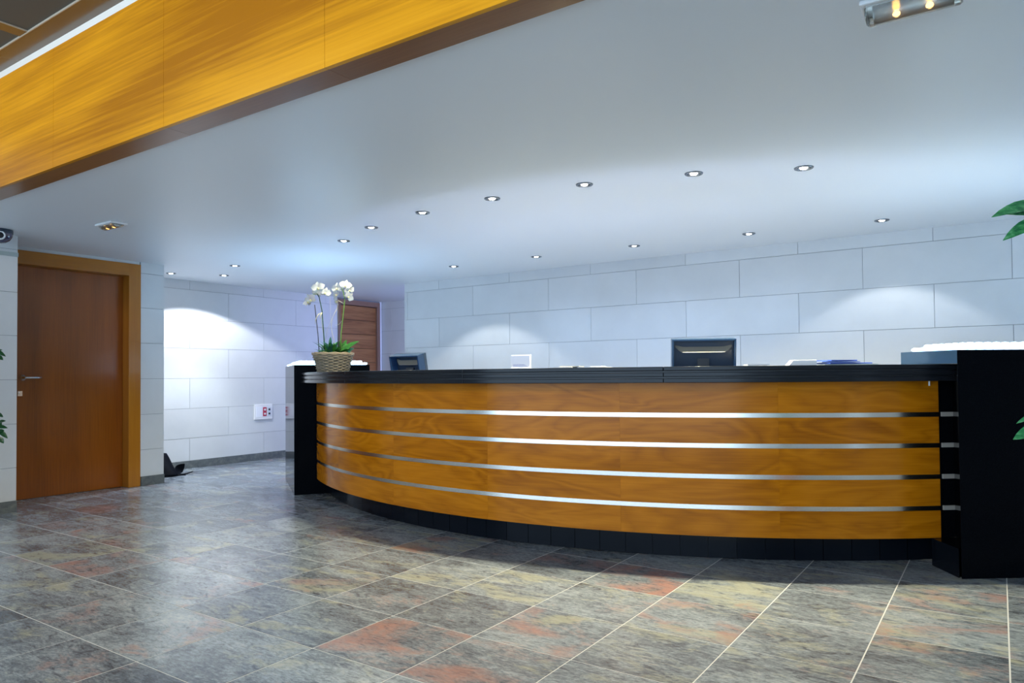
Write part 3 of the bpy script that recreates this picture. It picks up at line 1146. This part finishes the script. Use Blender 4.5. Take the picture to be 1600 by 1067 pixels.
def flower(parent, c, face, size, roll=0):
    size *= 1.18
    """moth orchid bloom: 3 sepals, 2 broad petals, lip"""
    m = Vector(face).to_track_quat('Z', 'Y').to_matrix().to_4x4()
    T = Matrix.Translation(c) @ m @ Matrix.Rotation(roll, 4, 'Z')
    mb = MB()
    for a, L, w in ((90, 1, .62), (210, .95, .6), (330, .95, .6)):
        r = radians(a)
        v, f = leaf_vf((0, 0, -.002), (cos(r)*L*size, sin(r)*L*size, 0), w*size, 0, .06, (0, 0, 1), 5)
        mb.add(v, f, T)
    for a in (15, 165):
        r = radians(a)
        v, f = leaf_vf((0, 0, .002), (cos(r)*1.05*size, sin(r)*1.05*size, .004), 1.05*size, 0, .08, (0, 0, 1), 6)
        mb.add(v, f, T)
    o = mb.build('flower', M_petal, parent, smooth=True)
    MB().ball((0, -.12*size, .006), .16*size, .22*size, .2*size, 8, 5, T).build('flower_lip', mat('flower_lip', (.75, .70, .35), .5) if 'flower_lip' not in bpy.data.materials else bpy.data.materials['flower_lip'], o, smooth=True)
    return o


tocam = Vector((sin(YAW), -cos(YAW), 0))
orch1 = empty('orchid', BP(502, 556))
orch2 = empty('orchid', BP(532, 556))
tag(orch1, 'white moth orchid with drooping bloom, on the door side of the basket', 'orchid', 'orchids in the wicker basket')
tag(orch2, 'white moth orchid on the monitor side of the basket, with green stem', 'orchid', 'orchids in the wicker basket')


def add_world(mb, name, m, parent, smooth=True):
    loc = parent.matrix_world.translation if False else parent.location
    mb.v = [tuple(Vector(v)-loc) for v in mb.v]
    return mb.build(name, m, parent, smooth=smooth)


def wflower(parent, px, py, dep, face, size, roll=0):
    return flower(parent, BP(px, py, dep)-parent.location, face, size, roll)


# left orchid
add_world(MB().tube([BP(498, 558, 0), BP(495, 520, .01), BP(490, 474, .01)], .0042, 6), 'support_stake', M_stake, orch1)
add_world(MB().tube([BP(507, 560, .0), BP(505, 520, -.01), BP(503, 485, -.02), BP(499, 463, -.03), BP(496.5, 458, -.05), BP(492, 459, -.07), BP(489, 464, -.08)], [.0055, .005, .0045, .0042, .004, .0035, .003], 6), 'flower_stem', M_leafd, orch1)
wflower(orch1, 498, 449, -.04, tocam+Vector((.1, 0, .2)), .050, .2)
wflower(orch1, 508, 456, -.02, tocam+Vector((.5, 0, .1)), .042, -.3)
wflower(orch1, 488.5, 468, -.08, tocam+Vector((-.3, 0, -.2)), .050, .5)
wflower(orch1, 484.5, 472.5, -.09, tocam+Vector((-.3, 0, .7)), .036, .9)
wflower(orch1, 493, 456, .02, -tocam+Vector((-.4, 0, .5)), .038, .1)
add_world(MB().tube([BP(503, 487, -.03), BP(499, 490, -.05), BP(495, 498, -.06), BP(493.5, 506, -.05)], [.002, .0045, .004, .001], 5), 'aerial_root', M_twig, orch1)
add_world(MB().tube([BP(503, 487, -.03), BP(502, 492, -.05), BP(501.5, 497, -.05)], [.005, .006, .002], 5), 'aerial_root', M_twig, orch1)
add_world(MB().tube([BP(503, 486, 0), BP(500, 500, .02), BP(503, 520, .02), BP(504, 545, .02)], .0018, 5), 'twig', M_twig, orch1)
# right orchid
add_world(MB().tube([BP(528, 556, 0), BP(527, 520, 0), BP(526.5, 468, 0)], .0045, 6), 'support_stake', M_stake, orch2)
add_world(MB().tube([BP(531, 556, 0), BP(532, 520, -.01), BP(536, 490, -.02), BP(539, 466, -.03), BP(536, 452, -.04), BP(534, 448, -.05)], [.006, .0055, .005, .0045, .004, .003], 6), 'flower_stem', M_greenstem, orch2)
add_world(MB().tube([BP(538, 474, -.02), BP(534, 471, -.04), BP(530, 469, -.06)], .003, 5), 'flower_stalk', M_twig, orch2)
wflower(orch2, 527.5, 450, -.04, tocam+Vector((-.4, 0, .1)), .046, .1)
wflower(orch2, 525.5, 459, -.02, tocam+Vector((-.6, 0, -.3)), .036, .8)
wflower(orch2, 541, 446, -.05, tocam+Vector((.2, 0, .3)), .046, -.2)
wflower(orch2, 546, 453, -.03, tocam+Vector((.7, 0, .0)), .038, .4)
wflower(orch2, 527.5, 470, -.06, tocam+Vector((-.8, .2, -.4)), .034, .9)
wflower(orch2, 546, 463, -.05, tocam+Vector((.8, 0, -.4)), .038, -.8)
add_world(MB().tube([BP(526, 476, .02), BP(517, 494, .03), BP(515, 510, .03), BP(520, 532, .02), BP(521, 550, .0)], .0016, 5), 'twig', M_twig, orch2)
add_world(MB().tube([BP(523, 480, .05), BP(513, 500, .05), BP(508, 512, .05), BP(505, 530, .04)], .0014, 5), 'twig', M_twig, orch2)
add_world(MB().tube([BP(512, 448, .05), BP(513, 490, .05), BP(515, 515, .04), BP(520, 550, .03)], .0010, 4), 'twig', M_twig, orch2)
add_world(MB().tube([BP(535, 497, 0), BP(530, 505, -.02), BP(524, 507, -.02)], .0014, 4), 'twig', M_twig, orch2)
# foliage filling the basket
fol = empty('basket_foliage', BP(519, 556))
tag(fol, 'bright green and blue-green leaves bunched at the orchids\' feet', 'plant')
r2 = random.Random(5)
specs = [(534, 548, 560, 532, 9, M_leaf), (533, 550, 539, 529, 8, M_leaf), (531, 550, 529, 530, 8, M_leaf), (536, 551, 549, 540, 8, M_leaf),
         (529, 551, 520, 538, 8, M_leaf), (528, 552, 510, 545, 8, M_leaf), (526, 553, 503, 549, 7, M_leaf), (538, 553, 553, 543, 9, M_leaf2),
         (539, 554, 550, 549, 9, M_leaf2), (516, 550, 514, 524, 6, M_leaf2), (515, 551, 508, 533, 7, M_leaf2), (518, 551, 521, 531, 6, M_leaf2),
         (512, 553, 499, 547, 6, M_leaf2), (505, 554, 491, 550, 5, M_leaf), (496, 554, 493, 562, 3, M_leaf), (533, 552, 545, 545, 8, M_leaf),
         (530, 553, 540, 536, 10, M_leaf), (524, 553, 516, 545, 9, M_leaf2), (535, 553, 530, 540, 9, M_leaf)]
for (x0, y0, x1, y1, w, m) in specs:
    d0, d1_ = r2.uniform(-.03, .03), r2.uniform(-.12, .04)
    b0, b1 = BP(x0, y0, d0), BP(x1, y1, d1_)
    v, f = leaf_vf(b0, b1, w*K, 0, .10, tocam*.8+Vector((0, 0, .6)))
    o = add_world(MB().add(v, f), 'leaf', m, fol)
for k in range(70):
    a, b = r2.uniform(0, 2*pi), r2.uniform(.03, .13)
    b0 = Vector((BX+cos(a)*b*.5, BY+sin(a)*b*.5, 1.235))
    b1 = Vector((BX+cos(a)*(b+.055), BY+sin(a)*(b+.055), 1.262+r2.uniform(0, .11)))
    v, f = leaf_vf(b0, b1, r2.uniform(.022, .04), 0, .12)
    add_world(MB().add(v, f), 'leaf', r2.choice([M_leaf, M_leaf, M_leaf2]), fol)

# ------------------------------------------------------------------ bag behind the wall corner
bg = empty('black_bag', (-7.50, 4.35, 0))
tag(bg, 'black bag slumped on the floor behind the narrow wall corner', 'bag')
v, f = [], []
mb = MB()
nu, nv = 16, 10
for j in range(nv+1):
    t = j/nv
    for i in range(nu):
        a = 2*pi*i/nu
        rr = .135*(1-.62*t)*(1+.06*sin(3*a+5*t)+.05*sin(5*a-3*t))
        sx = -.055*t
        v.append((cos(a)*rr*1.0+sx-.02, sin(a)*rr*1.05-.03-.02*t, .24*t+.004 if j else .002))
for j in range(nv):
    for i in range(nu):
        a, b = j*nu+i, j*nu+(i+1) % nu
        f.append((a, b, b+nu, a+nu))
f.append(tuple(range(nv*nu, (nv+1)*nu)))
f.append(tuple(reversed(range(nu))))
MB().add(v, f).build('bag_body', mat('black_nylon', (.002, .003, .006), .6, spec=.08), bg, smooth=True)
MB().add(*leaf_vf((.03, .06, .02), (.02, .17, .115), .10, 0, -.25, (1, 0, .3))).build('side_flap', bpy.data.materials['black_nylon'], bg, smooth=True)
MB().tube([(.05, .05, .02), (.06, .12, .008), (.05, .18, .008), (.045, .25, .022)], .007, 6).build('strap', bpy.data.materials['black_nylon'], bg, smooth=True)
MB().tube([(.06, .0, .01), (.10, .06, .006), (.12, .12, .006)], .006, 6).build('strap', bpy.data.materials['black_nylon'], bg, smooth=True)


# ------------------------------------------------------------------ potted plants at the picture's edges
def plant(name, base, h, label, leaves, leaf_len, leaf_w, m, stems, pot_r=.16):
    e = empty(name, base)
    tag(e, label, 'potted plant')
    b = Vector(base)
    MB().lathe([(.001, .0), (pot_r*.75, 0), (pot_r, .28), (pot_r*1.06, .28), (pot_r*1.06, .32), (pot_r*.94, .32), (pot_r*.92, .27), (.001, .27)], 28).build('pot', M_terra, e)
    MB().lathe([(.001, .272), (pot_r*.90, .272)], 20).build('soil', M_soil, e)
    for s in stems:
        MB().tube([Vector(p)-b for p in s], [.011*(1-.6*i/(len(s)-1)) for i in range(len(s))], 7).build('stem', M_bark if m is M_leafd else M_greenstem, e, smooth=True)
    for (p0, p1, ln, nrm) in leaves:
        v, f = leaf_vf(Vector(p0)-b, Vector(p1)-b, ln, .05, .08, nrm, 7)
        MB().add(v, f).build('leaf', m, e, smooth=True)
    return e


r3 = random.Random(11)


def sprays(stems, n, ll, lw, lo, keep):
    out = []
    while len(out) < n:
        s = r3.choice(stems)
        i = r3.randrange(1, len(s))
        p = Vector(s[i-1]).lerp(Vector(s[i]), r3.random())
        if p.z < lo:
            continue
        d = Vector((r3.uniform(-1, 1), r3.uniform(-1, 1), r3.uniform(-.3, .7))).normalized()
        q = p+d*ll*r3.uniform(.8, 1.2)
        if keep(p) and keep(q):
            out.append((p, q, lw*r3.uniform(.8, 1.15), (r3.uniform(-.3, .3), r3.uniform(-.3, .3), 1)))
    return out


def img(p):
    d = Vector(p)-Vector((0, 0, EYE))
    z = d.dot(fw)
    return 800+1117.27*d.dot(rt)/z, 563.74-1117.27*d.dot(up)/z


def ray(px, py, dep):
    return Vector((0, 0, EYE)) + (fw + rt*((px-800)/1117.27) + up*((563.74-py)/1117.27))*dep


# left ficus: mostly outside the frame
lc = Vector((-6.02, 1.86, 0))
st = []
for (dx, dy, zt) in ((.0, .0, 1.65), (.14, .12, 1.30), (-.10, .05, 1.45), (.17, .16, .92), (.1, -.16, 1.35), (-.12, -.12, 1.2)):
    st.append([lc+Vector((0, 0, .27)), lc+Vector((dx*.5, dy*.5, .27+(zt-.27)*.5)), lc+Vector((dx, dy, zt*.85)), lc+Vector((dx*1.25, dy*1.25, zt))])
lv = sprays(st, 90, .075, .034, .5, lambda p: img(p)[0] < -3)
for (a0, b0, a1, b1) in ((-10, 548, 9, 556), (-6, 556, 5, 562), (-12, 552, 4, 546), (-8, 646, 5, 651), (-4, 662, 9, 657), (-6, 668, 12, 668), (-5, 676, 7, 672),
                         (-3, 672, 12, 684), (-8, 690, 3, 688), (-2, 683, 6, 692), (-6, 658, 3, 664)):
    lv.append((ray(a0, b0, 5.0), ray(a1, b1, 5.0), .033, tocam*.7+Vector((0, 0, .7))))
plant('potted_ficus', lc, 1.6, 'small-leaved green pot plant reaching in at the left edge', lv, .07, .03, M_leafd, st)

# right broad-leaved plant
rc_ = Vector((.36, 2.62, 0))
st = []
for (dx, dy, zt) in ((-.02, .0, 1.62), (-.13, -.07, 1.50), (-.12, -.06, .95), (.12, .08, 1.3), (.05, -.10, 1.15)):
    st.append([rc_+Vector((0, 0, .27)), rc_+Vector((dx*.4, dy*.4, .27+(zt-.27)*.5)), rc_+Vector((dx*.8, dy*.8, zt*.85)), rc_+Vector((dx*1.2, dy*1.2, zt))])
M_leafb = mat('bright_broad_leaf', (.045, .26, .085), .25)
_t = NT(M_leafb)
_g = _t.n('ShaderNodeNewGeometry').outputs['Position']
_t.l(_t.ramp(_t.noise(_t.mapped(_g, (30, 30, 70)), 1, 4, .6, .5), [(.35, (.012, .12, .045)), (.55, (.05, .28, .09)), (.72, (.18, .42, .22))]), _t.b.inputs['Base Color'])
lv = sprays(st, 64, .15, .06, .5, lambda p: img(p)[0] > 1612)
D = 2.15
for (a0, b0, a1, b1, w) in ((1640, 322, 1549, 335, .050), (1634, 336, 1573, 332, .062), (1638, 342, 1567, 372, .046), (1634, 668, 1583, 684, .042), (1622, 648, 1588, 660, .016)):
    lv.append((ray(a0, b0, D), ray(a1, b1, D), w, tocam*.75+Vector((0, 0, .65))))
plant('broad_leaved_plant', rc_, 1.6, 'broad-leaved green pot plant reaching in at the right edge', lv, .15, .06, M_leafb, st)
